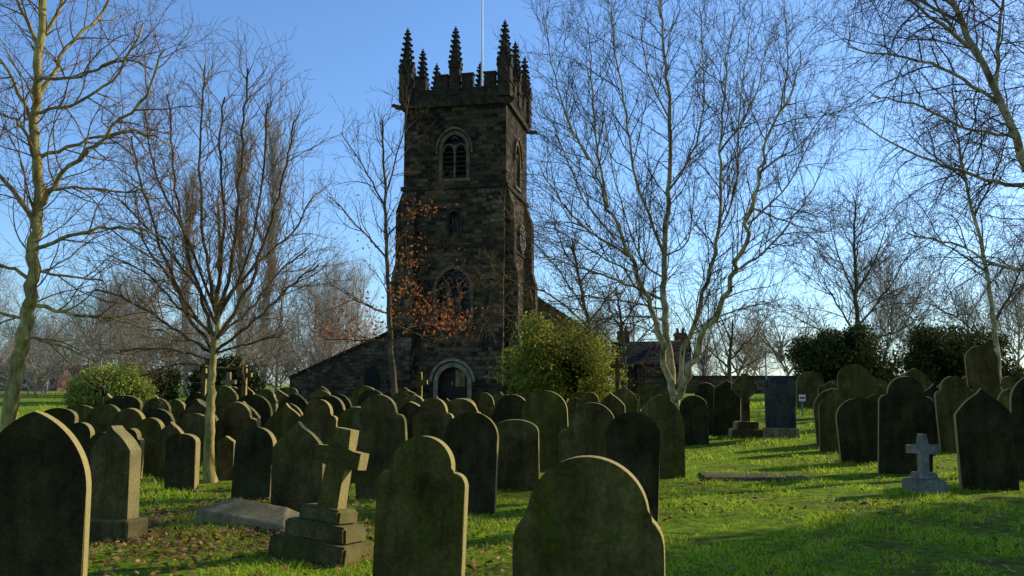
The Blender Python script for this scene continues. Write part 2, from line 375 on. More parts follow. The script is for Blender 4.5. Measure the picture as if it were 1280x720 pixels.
grave(975, 22.3, 36, 470, 'low', 'dark slate gravestone on a pale plinth right of the wheel cross', M_SLATE, .2, True, lean=(0, 0))
grave(908, 23.5, 32, 475, 'gable', 'gabled gravestone left of the wheel cross', S)
grave(884, 26, 26, 478, 'round', 'round gravestone second to the left of the wheel cross', S)
grave(868, 21.5, 34, 494, 'round', 'low round gravestone at the foot of the many-stemmed tree', S)
grave(880, 23.5, 24, 497, 'gothic', 'small pointed gravestone right of the many-stemmed tree foot', S)
ORD = ['first', 'second', 'third', 'fourth', 'fifth', 'sixth', 'seventh', 'eighth', 'ninth', 'tenth', 'eleventh', 'twelfth', 'thirteenth', 'fourteenth', 'fifteenth', 'sixteenth', 'seventeenth', 'eighteenth', 'nineteenth', 'twentieth', 'twenty-first', 'twenty-second', 'twenty-third', 'twenty-fourth', 'twenty-fifth', 'twenty-sixth', 'twenty-seventh', 'twenty-eighth']
def rowfill(rowname, Y, px0, px1, hmin, hmax, gap=(1.0, 1.7), md=.76):
    X = P(px0, 500, Y).x; X1 = P(px1, 500, Y).x; k = 0
    while X < X1 and k < 28:
        yy = Y+rnd.uniform(-.6, .6)
        w = rnd.uniform(.66, 1.02)
        if all(math.hypot(X-a, yy-b) > md for a, b in placed):
            h = rnd.uniform(hmin, hmax); st = rnd.choice(('round', 'round', 'shoulder', 'ogee', 'gothic', 'low', 'gable', 'scroll'))
            px = 640+X/(yy/cp)*F
            if px < 250: h *= .86
            if 530 < px < 612: h = min(h, EYE-.016*yy-gz(X, yy))
            zt = gz(X, yy)+h
            dz = zt-EYE; v = (dz*cp-yy*sp)/(yy*cp+dz*sp); py = 360-v*F
            grave(px, yy, w/(yy/cp)*F, py, st, '%s gravestone, %s from the left in the %s' % (NAMES[st], ORD[k], rowname), group='gravestones in the back rows')
            k += 1
        X += rnd.uniform(*gap)
rowfill('first row behind the stepped cross', 17.0, 60, 650, 1.1, 1.42, (.8, .98))
rowfill('second row back, before the tower', 19.0, 70, 740, 1.08, 1.42, (.85, 1.1))
rowfill('third row back, before the tower', 21.4, 90, 770, 1.05, 1.4, (.9, 1.2))
rowfill('fourth row back, before the tower', 24.6, 120, 800, 1.0, 1.35, (1.0, 1.4))
rowfill('fifth row back, before the tower', 30, 190, 830, .95, 1.25, (1.1, 1.7))
rowfill('farthest row by the church wall', 36, 200, 840, .85, 1.15, (1.3, 2.1))
rowfill('row behind the right-hand cluster', 27, 1040, 1275, 1.0, 1.4, (1.0, 1.3))
rowfill('row before the dark evergreens', 33, 1010, 1290, .95, 1.35, (1.2, 1.9))
rowfill('middle of the right-hand cluster', 20.5, 1055, 1300, 1.05, 1.4, (.9, 1.1))
def cross_pts(H, shaft, arm, armz, armh, z0=0, taper=1.25):
    s = shaft/2; a = arm/2; h = armh/2
    return [(-s*taper, z0), (s*taper, z0), (s, armz-h), (a, armz-h), (a, armz+h), (s, armz+h), (s*.95, H), (-s*.95, H), (-s, armz+h), (-a, armz+h), (-a, armz-h), (-s, armz-h)]
def cross(name, px, Y, H, shaft, arm, armz, armh, steps, label, mat, th=.12, ring=False, rz=-10, lean=(0, 0), group=None, slean=0, smat=None):
    b = P(px, 560, Y); zb = gz(b.x, Y); placed.append((b.x, Y))
    root = empty(name, (b.x, Y, zb), R(rz), R(lean[0]), R(lean[1]))
    z = -.1
    for i, (hw, hd, hh) in enumerate(steps):
        def f(bm):
            box(bm, -hw, hw, -hd, hd, z, z+hh+(.1 if z < 0 else 0)); bmesh.ops.bevel(bm, geom=list(bm.edges), offset=.022, segments=2, affect='EDGES')
            if smat:
                for v in bm.verts: v.co.x += .012*math.sin(v.co.z*31+i); v.co.y += .01*math.sin(v.co.x*17+i*2)
        o = one('step', smat or mat, root, f, rot=(0, 0, R((0, 4, -3)[i % 3]))); z = z+hh+(.1 if z < 0 else 0)-.003
    one('cross_shaft', mat, root, lambda bm: prism(bm, cross_pts(H, shaft, arm, armz, armh, z-.05), -th/2, th/2, bevel=.014), rot=(0, R(slean), 0))
    if ring:
        def rf(bm):
            n = 28; ro, ri = arm*.44, arm*.31
            vs = [[bm.verts.new((r*math.cos(6.2832*k/n), y, armz+r*math.sin(6.2832*k/n))) for r, y in ((ro, -th*.36), (ro, th*.36), (ri, th*.36), (ri, -th*.36))] for k in range(n)]
            for k in range(n):
                for j in range(4): bm.faces.new((vs[k][j], vs[k][(j+1) % 4], vs[(k+1) % n][(j+1) % 4], vs[(k+1) % n][j]))
        one('wheel_ring', mat, root, rf)
    tag(root, label, 'cross', group); return root
cross('stepped_cross', 405, 8.4, 1.2, .18, .48, .93, .155, [(.4, .28, .17), (.31, .23, .16), (.22, .17, .14)], 'mossy leaning stone cross on a tilted three-step base in the left foreground', A, .17, rz=-20, lean=(-5, 6), slean=3, smat=M_STEP)
cross('white_cross', 1153, 13.3, .84, .12, .46, .62, .12, [(.26, .2, .18), (.16, .13, .1)], 'small pale grey marble cross on a block base, right of the open grass', M_WHITE, .1, rz=-4)
cross('wheel_cross', 933, 22.8, 1.62, .18, .66, 1.28, .17, [(.4, .34, .2), (.28, .24, .2)], 'stone wheel-head cross on a stepped base between gabled stone and slate stone', B, .14, True, rz=-6)
for i, (px, Y, H, lb) in enumerate([(252, 28, 1.9, 'thin dark stone cross left of the dark yew, behind the left graves'), (283, 28.5, 1.7, 'thin pale stone cross in front of the dark yew'), (303, 29, 1.9, 'tall thin cross right of its pale neighbour by the yew'), (524, 28, 1.7, 'small stone cross just left of the church door'), (773, 32, 2.1, 'tall slender cross between the holly and the stone house')]):
    cross('grave_cross', px, Y, H, .13, .5, H-.32, .13, [(.32, .28, .2), (.22, .2, .16)], lb, (B, M_PALE, B, A, B)[i], .12, group='stone crosses in the back rows')
c = P(322, 640, 10.3)
def coped(bm):
    L, w, h = .72, .3, .08
    vs = [bm.verts.new(v) for v in ((-w, -L, -.1), (w, -L, -.1), (w, L, -.1), (-w, L, -.1), (-w, -L, h), (w, -L, h), (w, L, h), (-w, L, h), (0, -L+.28, h+.15), (0, L-.28, h+.15))]
    for f in ((0, 3, 2, 1), (0, 1, 5, 4), (1, 2, 6, 5), (2, 3, 7, 6), (3, 0, 4, 7), (4, 5, 8), (6, 7, 9), (5, 6, 9, 8), (7, 4, 8, 9)): bm.faces.new([vs[i] for i in f])
    bmesh.ops.bevel(bm, geom=list(bm.edges), offset=.012, segments=1, affect='EDGES')
tag(one('coped_tomb', M_PALE, None, coped, (c.x, 10.3, gz(c.x, 10.3)), (R(3), R(4), R(58))), 'low pale hipped tomb cover lying among leaves left of the stepped cross', 'tomb')
c = P(940, 595, 15.2)
def led(bm): box(bm, -.85, .85, -.42, .42, -.05, .04); bmesh.ops.bevel(bm, geom=list(bm.edges), offset=.015, segments=1, affect='EDGES')
tag(one('ledger_stone', M_EARTH, None, led, (c.x, 15.2, gz(c.x, 15.2)), (0, 0, R(-4))), 'flat rectangular stone slab lying in the open sunlit grass', 'grave slab')
c = P(1003, 505, 27)
s_ = empty('grave_sign', (c.x, 27, gz(c.x, 27))); tag(s_, 'tiny white sign with a red band on a short post among right graves', 'sign')
one('post', M_METAL, s_, lambda bm: box(bm, -.015, .015, .005, .035, -.1, .72))
one('panel', M_PWHITE, s_, lambda bm: box(bm, -.1, .1, -.01, .002, .52, .72))
one('red_band', M_RED, s_, lambda bm: box(bm, -.08, .08, -.014, -.0102, .59, .65))
# ------------------------------------------------------------------ church
TY = 52.0; TX = P(566, 480, TY).x; TR = R(-12); HW = 3.2
GB = .55
def zt(py): return P(566, py, TY).z-GB
z_s1, z_s2, z_cor = zt(418), zt(236), zt(133)
z_cren, z_mer = zt(113), zt(93)
tower_c = Vector((TX, TY, GB))+Matrix.Rotation(TR, 3, 'Z') @ Vector((0, HW, 0))
root = empty('church_tower', tower_c, TR)
tag(root, 'tall soot-blackened stone church tower with battlements and pointed pinnacles', 'church tower')
def archp(w, z0, zs, kind='pointed', n=10):
    hw = w/2
    if kind == 'round': top = arc(0, zs, hw, hw, 180, 0, 2*n)
    else:
        rr = .6*w; cx = rr-hw; am = math.degrees(math.acos(cx/rr))
        l = [(cx-rr*math.cos(R(am*i/n)), zs+rr*math.sin(R(am*i/n))) for i in range(n+1)]
        top = l+[(-x, z) for x, z in l[-2::-1]]
    return [(-hw, z0)]+top+[(hw, z0)]
def side(k): return Matrix.Rotation(R(90)*k, 4, 'Z')
openings = []
for k in range(4): openings.append((k, 0, 1.5, zt(223), zt(186), 'pointed', 'belfry'))
openings.append((0, 0, 2.1, zt(402), zt(362), 'pointed', 'window'))
openings.append((0, 0, .75, zt(295), zt(272), 'round', 'slit'))
openings.append((0, .0, 1.8, -.3, zt(478), 'round', 'door'))
bm = bmesh.new(); box(bm, -HW, HW, -HW, HW, -.6, z_cor)
body = bm_obj('tower_wall', bm, M_TOWER, root)
bmc = bmesh.new()
for k, xo, w, z0, zs, kind, ty in openings:
    b2 = bmesh.new(); prism(b2, [(x+xo, z) for x, z in archp(w, z0, zs, kind)], -HW-.5, -HW+.55, side(k))
    bmesh.ops.recalc_face_normals(b2, faces=b2.faces)
    tmp = bpy.data.meshes.new('t'); b2.to_mesh(tmp); b2.free(); bmc.from_mesh(tmp)
cut = bm_obj('cutter', bmc, M_TRIM, root)
md = body.modifiers.new('b', 'BOOLEAN'); md.operation = 'DIFFERENCE'; md.solver = 'EXACT'; md.object = cut
bpy.context.view_layer.update()
dg = bpy.context.evaluated_depsgraph_get()
nm = bpy.data.meshes.new_from_object(body.evaluated_get(dg)); body.modifiers.clear(); body.data = nm
if not nm.materials: nm.materials.append(M_TOWER)
bpy.data.objects.remove(cut)
def surround(bm, w, z0, zs, kind, t, y0, y1, M):
    inner = archp(w-.002, z0, zs, kind); outer = archp(w+2*t, z0, zs, kind)
    n = len(inner)
    def ring(y): return [bm.verts.new(M @ Vector((x, y, z))) for x, z in inner], [bm.verts.new(M @ Vector((x, y, z))) for x, z in outer]
    i0, o0 = ring(y0); i1, o1 = ring(y1)
    for k in range(n-1):
        bm.faces.new((i0[k], i0[k+1], o0[k+1], o0[k])); bm.faces.new((i1[k], o1[k], o1[k+1], i1[k+1]))
        bm.faces.new((o0[k], o0[k+1], o1[k+1], o1[k])); bm.faces.new((i0[k], i1[k], i1[k+1], i0[k+1]))
    for k in (0, n-1): bm.faces.new((i0[k], o0[k], o1[k], i1[k]))
for k, xo, w, z0, zs, kind, ty in openings:
    M = side(k)
    if ty == 'belfry':
        o = one('belfry_opening', M_DARK, root, lambda bm: prism(bm, archp(w-.01, z0+.005, zs, kind), -HW+.5, -HW+.54, M))
        one('hood_mould', M_DRESS, o, lambda bm: surround(bm, w, z0, zs, kind, .2, -HW-.06, -HW+.05, M))
        one('drip_mould', M_DRESS, o, lambda bm: surround(bm, w+.55, zs-.3, zs, kind, .12, -HW-.16, -HW+.04, M))
        def lv(bm):
            z = z0+.12
            while z < zs+.1:
                for sx in (-1, 1):
                    a = [(-HW+.12, z), (-HW+.42, z+.16), (-HW+.42, z+.19), (-HW+.12, z+.03)]
                    vv = [[bm.verts.new(M @ Vector((x, y, zz))) for y, zz in a] for x in ((sx*.06), (sx*(w/2-.03)))]
                    for j in range(4): bm.faces.new((vv[0][j], vv[0][(j+1) % 4], vv[1][(j+1) % 4], vv[1][j]))
                    bm.faces.new(vv[0]); bm.faces.new(vv[1][::-1])
                z += .3
        one('louvres', M_WOOD, o, lv)
        one('mullion', M_DRESS, o, lambda bm: box(bm, -.06, .06, -HW+.02, -HW+.2, z0, zs+.25, M))
        def tr(bm):
            for sx in (-1, 1):
                surround(bm, w/2-.22, zs-.1, zs, 'round', .08, -HW+.03, -HW+.18, M @ Matrix.Translation((sx*w/4, 0, 0)))
            surround(bm, .24, zs+.6, zs+.6, 'round', .06, -HW+.04, -HW+.17, M)
        one('tracery', M_DRESS, o, tr)
        one('sill', M_DRESS, o, lambda bm: box(bm, -w/2-.25, w/2+.25, -HW-.12, -HW+.1, z0-.2, z0-.003, M))
    elif ty == 'window':
        o = one('west_window', M_DARK, root, lambda bm: prism(bm, archp(w-.01, z0+.005, zs, kind), -HW+.5, -HW+.54, M))
        one('hood_mould', M_DRESS, o, lambda bm: surround(bm, w, z0, zs, kind, .2, -HW-.1, -HW+.05, M))
        for sx in (-.35, .35): one('mullion', M_DRESS, o, lambda bm: box(bm, sx-.06, sx+.06, -HW+.15, -HW+.32, z0, zs+.5, M))
        def tr(bm):
            for sx in (-.7, 0, .7): surround(bm, .44, zs-.2, zs-.05, 'round', .08, -HW+.16, -HW+.3, M @ Matrix.Translation((sx, 0, 0)))
            for sx in (-.33, .33): surround(bm, .32, zs+.45, zs+.5, 'round', .07, -HW+.17, -HW+.29, M @ Matrix.Translation((sx, 0, 0)))
        one('tracery', M_DRESS, o, tr)
        one('sill', M_DRESS, o, lambda bm: box(bm, -w/2-.25, w/2+.25, -HW-.12, -HW+.1, z0-.2, z0-.003, M))
    elif ty == 'slit':
        o = one('slit_window', M_DARK, root, lambda bm: prism(bm, archp(w-.01, z0+.005, zs, kind), -HW+.5, -HW+.54, M))
        one('hood_mould', M_TRIM, o, lambda bm: surround(bm, w, z0, zs, kind, .14, -HW-.05, -HW+.05, M))
    else:
        o = one('door', M_WOOD, root, lambda bm: prism(bm, archp(w-.01, z0, zs, kind), -HW+.44, -HW+.5, M))
        one('archway', M_DOORST, o, lambda bm: surround(bm, w, z0, zs, kind, .26, -HW-.1, -HW+.05, M))
        one('hood_mould', M_DOORST, o, lambda bm: surround(bm, w+.68, z0+1.6, zs, kind, .16, -HW-.22, -HW+.04, M))
        one('notice', M_PALE, o, lambda bm: box(bm, .05, .62, -HW+.40, -HW+.435, .9, 1.9, M))
        one('handle', M_METAL, o, lambda bm: box(bm, -.2, -.12, -HW+.38, -HW+.438, 1.0, 1.2, M))
CKM = side(1) @ Matrix.Translation((.75, -HW, zt(288)))
ck = one('clock', M_BLUE, root, lambda bm: prism(bm, arc(0, 0, .88, .88, 0, 354, 59), -.22, .03, CKM))
def cring(bm):
    n = 40
    for k in range(n):
        a0, a1 = 6.2832*k/n, 6.2832*(k+1)/n
        q = [CKM @ Vector((r*math.cos(a), -.235, r*math.sin(a))) for r, a in ((.82, a0), (.9, a0), (.9, a1), (.82, a1))]
        bm.faces.new([bm.verts.new(v) for v in q])
    for k in range(12):
        a = 6.2832*k/12; box(bm, -.03, .03, -.01, 0, .62, .78, CKM @ Matrix.Translation((0, -.225, 0)) @ Matrix.Rotation(a, 4, 'Y'))
one('dial_ring', M_GOLD, ck, cring)
one('hands', M_GOLD, ck, lambda bm: (box(bm, -.035, .035, -.03, -.015, -.12, .7, CKM @ Matrix.Translation((0, -.225, 0)) @ Matrix.Rotation(.6, 4, 'Y')), box(bm, -.04, .04, -.045, -.032, -.1, .48, CKM @ Matrix.Translation((0, -.225, 0)) @ Matrix.Rotation(-1.1, 4, 'Y'))))
bp = [(-.05, -.5), (.95, -.5), (.95, zt(440)), (.72, zt(425)), (.72, zt(345)), (.48, zt(328)), (.48, zt(262)), (.1, zt(238)), (-.05, zt(237))]
for k in range(4):
    for sx in (-1, 1):
        def f(bm):
            x0, x1 = sorted((sx*(HW-.012), sx*(HW-.85)))
            rings = [[bm.verts.new(side(k) @ Vector((x, -HW-o_, z))) for o_, z in bp] for x in (x0, x1)]
            n = len(bp)
            for j in range(n): bm.faces.new((rings[0][j], rings[0][(j+1) % n], rings[1][(j+1) % n], rings[1][j]))
            bm.faces.new(rings[0]); bm.faces.new(rings[1][::-1])
        one('buttress', M_TOWER, root, f)
for z, p, h in ((z_s1, .14, .22), (z_s2, .14, .24), (zt(310), .1, .18), (z_cor-.02, .2, .32)):
    one('string_course', M_TRIM, root, lambda bm: [box(bm, -HW-p, HW+p, -HW-p, -HW+.04, z, z+h), box(bm, -HW-p, HW+p, HW-.04, HW+p, z, z+h), box(bm, -HW-p, -HW+.04, -HW+.042, HW-.042, z, z+h), box(bm, HW-.04, HW+p, -HW+.042, HW-.042, z, z+h)])
one('tower_roof', M_LEAD, root, lambda bm: box(bm, -HW+.3, HW-.3, -HW+.3, HW-.3, z_cor+.31, z_cor+.4))
PW = HW+.1
for k in range(4):
    def f(bm):
        e = PW if k % 2 == 0 else PW-.42
        box(bm, -e, e, -PW, -PW+.4, z_cor+.29, z_cren, side(k))
        box(bm, -e+.0, e-.0, -PW-.05, -PW+.45, z_cren+.001, z_cren+.1, side(k))
        for a, b in ((-2.55, -1.85), (-1.15, -.45), (.45, 1.15), (1.85, 2.55)):
            box(bm, a, b, -PW+.002, -PW+.398, z_cren+.09, z_mer-.1, side(k)); box(bm, a-.06, b+.06, -PW-.06, -PW+.46, z_mer-.101, z_mer, side(k))
        for i_ in range(14):
            xx = -2.7+i_*.415; box(bm, xx-.07, xx+.07, -PW-.03, -PW+.02, z_cor+.45, z_cren-.12, side(k))
    one('parapet', M_TRIM, root, f)
def pin_bm(w, hs, hp):
    bm = bmesh.new()
    box(bm, -w/2, w/2, -w/2, w/2, 0, hs)
    box(bm, -w/2-.07, w/2+.07, -w/2-.07, w/2+.07, hs*.45, hs*.45+.09)
    for k in range(4):
        M = side(k)
        a = [(-w/2-.05, hs-.02), (w/2+.05, hs-.02), (0, hs+w*.95)]
        f0 = [bm.verts.new(M @ Vector((x, -w/2-.06, z))) for x, z in a]; f1 = [bm.verts.new(M @ Vector((x, -.05, z))) for x, z in a]
        bm.faces.new(f0); bm.faces.new(f1[::-1])
        for j in range(3): bm.faces.new((f0[j], f0[(j+1) % 3], f1[(j+1) % 3], f1[j]))
    s = w*.40
    base = [bm.verts.new((x*s, y*s, hs)) for x, y in ((-1, -1), (1, -1), (1, 1), (-1, 1))]; tp = [bm.verts.new((x*.05, y*.05, hs+hp)) for x, y in ((-1, -1), (1, -1), (1, 1), (-1, 1))]
    for j in range(4): bm.faces.new((base[j], base[(j+1) % 4], tp[(j+1) % 4], tp[j]))
    for i in range(1, 7):
        u = i/7.3; r = s*(1-u)+.05*u; z = hs+hp*u
        for sx, sy in ((-1, -1), (1, -1), (1, 1), (-1, 1)):
            M = Matrix.Translation((sx*(r+.05), sy*(r+.05), z)) @ Matrix.Rotation(R(45), 4, 'Z') @ Matrix.Rotation(R(30), 4, 'X')
            q = .1*(1-.35*u); box(bm, -q, q, -q, q, -q, q, M)
    return bm
def pinnacle(x, y, w, hs, hp, zb):
    o = bm_obj('pinnacle', pin_bm(w, hs, hp), M_TRIM, root, (x, y, zb))
    b = bmesh.new(); bmesh.ops.create_icosphere(b, subdivisions=1, radius=.13, matrix=Matrix.Translation((0, 0, hs+hp)) @ Matrix.Diagonal((1, 1, .8, 1)))
    box(b, -.2, .2, -.06, .06, hs+hp-.24, hs+hp-.13); box(b, -.06, .06, -.2, .2, hs+hp-.245, hs+hp-.125)
    bmesh.ops.create_icosphere(b, subdivisions=1, radius=.06, matrix=Matrix.Translation((0, 0, hs+hp+.16)))
    bm_obj('finial', b, M_TRIM, o)
q = PW-.2
for x, y in ((-q, -q), (q, -q), (q, q), (-q, q)): pinnacle(x, y, .78, 1.9, 2.75, z_cren-.6)
for x, y in ((0, -q), (q, 0), (0, q), (-q, 0)): pinnacle(x, y, .62, 1.7, 2.5, z_cren-.3)
for x, y, a in ((-HW-.1, -HW-.1, 225), (HW+.1, -HW-.1, 315), (HW+.1, HW+.1, 45), (-HW-.1, HW+.1, 135)):
    def f(bm):
        M = Matrix.Translation((x, y, z_cor+.05)) @ Matrix.Rotation(R(a), 4, 'Z')
        box(bm, -.1, .45, -.11, .11, -.1, .14, M); box(bm, .44, .7, -.08, .08, -.02, .16, M); box(bm, .3, .42, -.18, .18, .05, .12, M)
    one('gargoyle', M_TRIM, root, f)
fp = Vector(tower_c)+Matrix.Rotation(TR, 3, 'Z') @ Vector((.9, 0, 0))
mb = MB(); zf = GB+z_cor+.4
mb.tube([Vector((0, 0, 0)), Vector((0, 0, 3.5)), Vector((0, 0, 9.5))], .085, .055, 10)
fr = empty('flagpole', (fp.x, fp.y, zf)); tag(fr, 'thin white flagpole rising from the roof of the church tower', 'flagpole')
mb.build('pole', M_PWHITE, fr); one('pole_base', M_METAL, fr, lambda bm: box(bm, -.2, .2, -.2, .2, -.0, .15))
# nave
nv = empty('church_nave', (0, 0, 0)); nY = 60.5
tag(nv, 'low brown stone church body with sloping roofs behind the tower', 'church')
def zN(py, Y=nY): return P(600, py, Y).z
G = .3
prof_n = [(-15.2, G), (-15.2, zN(474)), (-8.8, zN(420)), (-.8, zN(345)), (6.6, zN(432)), (6.6, G)]
one('gable_wall', M_AISLE, nv, lambda bm: prism(bm, prof_n, nY, nY+22))
def slab(name, a, b, t, y0, y1, mat):
    def f(bm):
        ax, az = a; bx, bz = b; d = Vector((bx-ax, bz-az)).normalized(); nrm = Vector((-d.y, d.x))
        if nrm.y < 0: nrm = -nrm
        pts = [(ax+nrm.x*.01, az+nrm.y*.01), (bx+nrm.x*.01, bz+nrm.y*.01), (bx+nrm.x*t, bz+nrm.y*t), (ax+nrm.x*t, az+nrm.y*t)]
        prism(bm, pts, y0, y1)
    return one(name, mat, nv, f)
for i in range(1, 4): slab('roof', prof_n[i], prof_n[i+1], .14, nY+.35, nY+22.2, M_SLATES)
for i in range(1, 4): slab('gable_coping', prof_n[i], prof_n[i+1], .2, nY-.1, nY+.33, M_TRIM)
for x in (-9.6, 4.6):
    zs = zN(466); w_ = one('aisle_window', M_DARK, nv, lambda bm: prism(bm, [(a+x, z) for a, z in archp(.8, G+1.0, zs-.2, 'pointed')], nY-.02, nY+.1))
    one('window_surround', M_TRIM, w_, lambda bm: surround(bm, .8, G+1.0, zs-.2, 'pointed', .12, nY-.06, nY+.05, Matrix.Translation((x, 0, 0))))
    one('mullion', M_TRIM, w_, lambda bm: box(bm, x-.04, x+.04, nY-.05, nY-.021, G+1, zs+.15))
def house(name, label, px, Y, W, D, zE, zR, wm, rz, chim=((.3, .6),), nwin=3):
    c = P(px, 490, Y); g = gz(c.x, Y); r = empty(name, (c.x, Y, g), R(rz)); tag(r, label, 'house')
    e, t = zE-g, zR-g
    one('wall', wm, r, lambda bm: (prism(bm, [(-D/2, -.3), (-D/2, e), (0, t), (D/2, e), (D/2, -.3)], -W/2, W/2, Matrix.Rotation(R(90), 4, 'Z'))))
    def rf(bm):
        for s in (-1, 1):
            pts = [(s*(D/2+.3), e-.18), (0, t+.02), (0, t+.2), (s*(D/2+.3), e)]
            pl = bmesh.new(); prism(pl, pts, -W/2-.2, W/2+.2, Matrix.Rotation(R(90), 4, 'Z'))
            tm = bpy.data.meshes.new('t'); pl.to_mesh(tm); pl.free(); bm.from_mesh(tm)
    roof = one('roof', M_SLATES, r, rf)
    fy = -D/2
    for cx, ch in chim:
        one('chimney', wm, roof, lambda bm: (box(bm, cx*W-.45, cx*W+.45, -.35, .35, t-.8, t+ch), box(bm, cx*W-.52, cx*W+.52, -.42, .42, t+ch-.2, t+ch-.08), box(bm, cx*W-.3, cx*W-.1, -.1, .1, t+ch, t+ch+.35), box(bm, cx*W+.1, cx*W+.3, -.1, .1, t+ch, t+ch+.35)))
    for i in range(nwin):
        x = -W/2+W*(i+.5)/nwin
        for z in ([.9] if e < 3.6 else [.9, e-1.7]):
            w_ = one('window', M_DARK, r, lambda bm: box(bm, x-.5, x+.5, fy-.02, fy+.05, z, z+1.1))
            one('frame', M_PWHITE if wm is M_BRICK else M_DRESS, w_, lambda bm: [box(bm, x-.55, x-.5, fy-.06, fy+.02, z, z+1.1), box(bm, x+.5, x+.55, fy-.06, fy+.02, z, z+1.1), box(bm, x-.03, x+.03, fy-.05, fy-.022, z, z+1.1), box(bm, x-.55, x+.55, fy-.06, fy+.02, z+1.1, z+1.16), box(bm, x-.6, x+.6, fy-.09, fy+.02, z-.08, z-.002)])
house('stone_cottage', 'stone house with slate roof and chimneys right of the holly bush', 815, 66, 5.4, 6, P(812, 456, 66).z, P(812, 430, 66).z, M_AISLE, -12, ((-.38, 1.0), (.4, .8)), 2)
house('brick_house', 'distant red brick house at the far left behind the graves', 40, 125, 9, 7, P(50, 492, 125).z+2, P(50, 476, 125).z+2, M_BRICK, 8, ((-.35, 1.0), (.35, 1.0)), 3)
house('small_brick_house', 'second distant brick house beside the first, partly behind the bright bush', 98, 135, 9, 7, P(50, 490, 135).z+2, P(50, 474, 135).z+2, M_BRICK, -6, ((.3, 1.0),), 3)
def bwall(x0, x1, Y, label):
    r = empty('boundary_wall', ((x0+x1)/2, Y, gz((x0+x1)/2, Y))); tag(r, label, 'wall'); h = (x1-x0)/2
    one('wall_body', M_AISLE, r, lambda bm: box(bm, -h, h, -.22, .22, -.6, 1.05))
    one('coping', M_TRIM, r, lambda bm: prism(bm, [(-.3, 1.052), (.3, 1.052), (.18, 1.2), (-.18, 1.2)], -h, h, Matrix.Rotation(R(90), 4, 'Z')))
bwall(9, 85, 60, 'long low stone wall behind the dark evergreens on the right')
c = P(958, 480, 58); lp = empty('lamp_post', (c.x, 58, gz(c.x, 58))); tag(lp, 'thin grey lamp post far off, left of the dark evergreens', 'lamp post')
mb = MB(); mb.tube([Vector((0, 0, 0)), Vector((0, 0, 2.6)), Vector((0, -.05, 2.8)), Vector((0, -.3, 2.9))], .05, .035, 8); mb.build('pole', M_METAL, lp)
one('lamp_head', M_METAL, lp, lambda bm: box(bm, -.09, .09, -.6, -.28, 2.86, 2.94))
# ------------------------------------------------------------------ trees
def catmull(pts, sub=5):
    q = [pts[0]*2-pts[1]]+pts+[pts[-1]*2-pts[-2]]; out = []
    for i in range(1, len(q)-2):
        for k in range(sub):
            t = k/sub; a, b, c, d = q[i-1:i+3]
            out.append(.5*((2*b)+(c-a)*t+(2*a-5*b+4*c-d)*t*t+(3*b-a-3*c+d)*t**3))
    out.append(pts[-1]); return out
def rdir(r): 
    v = Vector((r.gauss(0, 1), r.gauss(0, 1), r.gauss(0, 1))); return v.normalized()
def populate(mb, path, rad, lvl, Pm, r, t0=.2):
    L = sum((path[i+1]-path[i]).length for i in range(len(path)-1)); n = len(path)-1
    cnt = int(L*Pm['dens'][lvl]+r.random()); last = lvl == len(Pm['dens'])-1
    for j in range(cnt):
        t = t0+(1-t0)*((j+r.random())/cnt); i = min(n-1, int(t*n)); fr_ = t*n-i
        p = path[i].lerp(path[i+1], fr_); d = (path[i+1]-path[i]).normalized()
        side_ = rdir(r); side_ -= d*side_.dot(d); side_.normalize()
        a = R(r.uniform(*Pm['ang'])); nd = (d*math.cos(a)+side_*math.sin(a)+Vector((0, 0, Pm['up']*.6))).normalized()
        ln = Pm['len'][lvl]*r.uniform(.45, 1.3)*(1.1-.5*t)
        rr = min(rad(t)*.6, Pm['rad'][lvl]); ns = (7, 4, 3)[min(lvl, 2)]
        pts = [p]; dd = nd
        for s in range(ns):
            dd = (dd+rdir(r)*Pm['wan']+Vector((0, 0, Pm['up']*(.25+.12*lvl)))).normalized(); pts.append(pts[-1]+dd*ln/ns)
        r1 = max(rr*.3, Pm['rmin']*.7); rr = max(rr, Pm['rmin'])
        mb.tube(pts, rr, r1, 5 if lvl == 0 else 3)
        if not last: populate(mb, pts, (lambda q, a_=rr, b_=r1: a_+(b_-a_)*q), lvl+1, Pm, r, .1)
DEF = dict(dens=(2.0, 3.2, 4.5), len=(2.4, 1.1, .5), rad=(.035, .014, .008), rmin=.006, ang=(25, 55), up=.18, wan=.26)
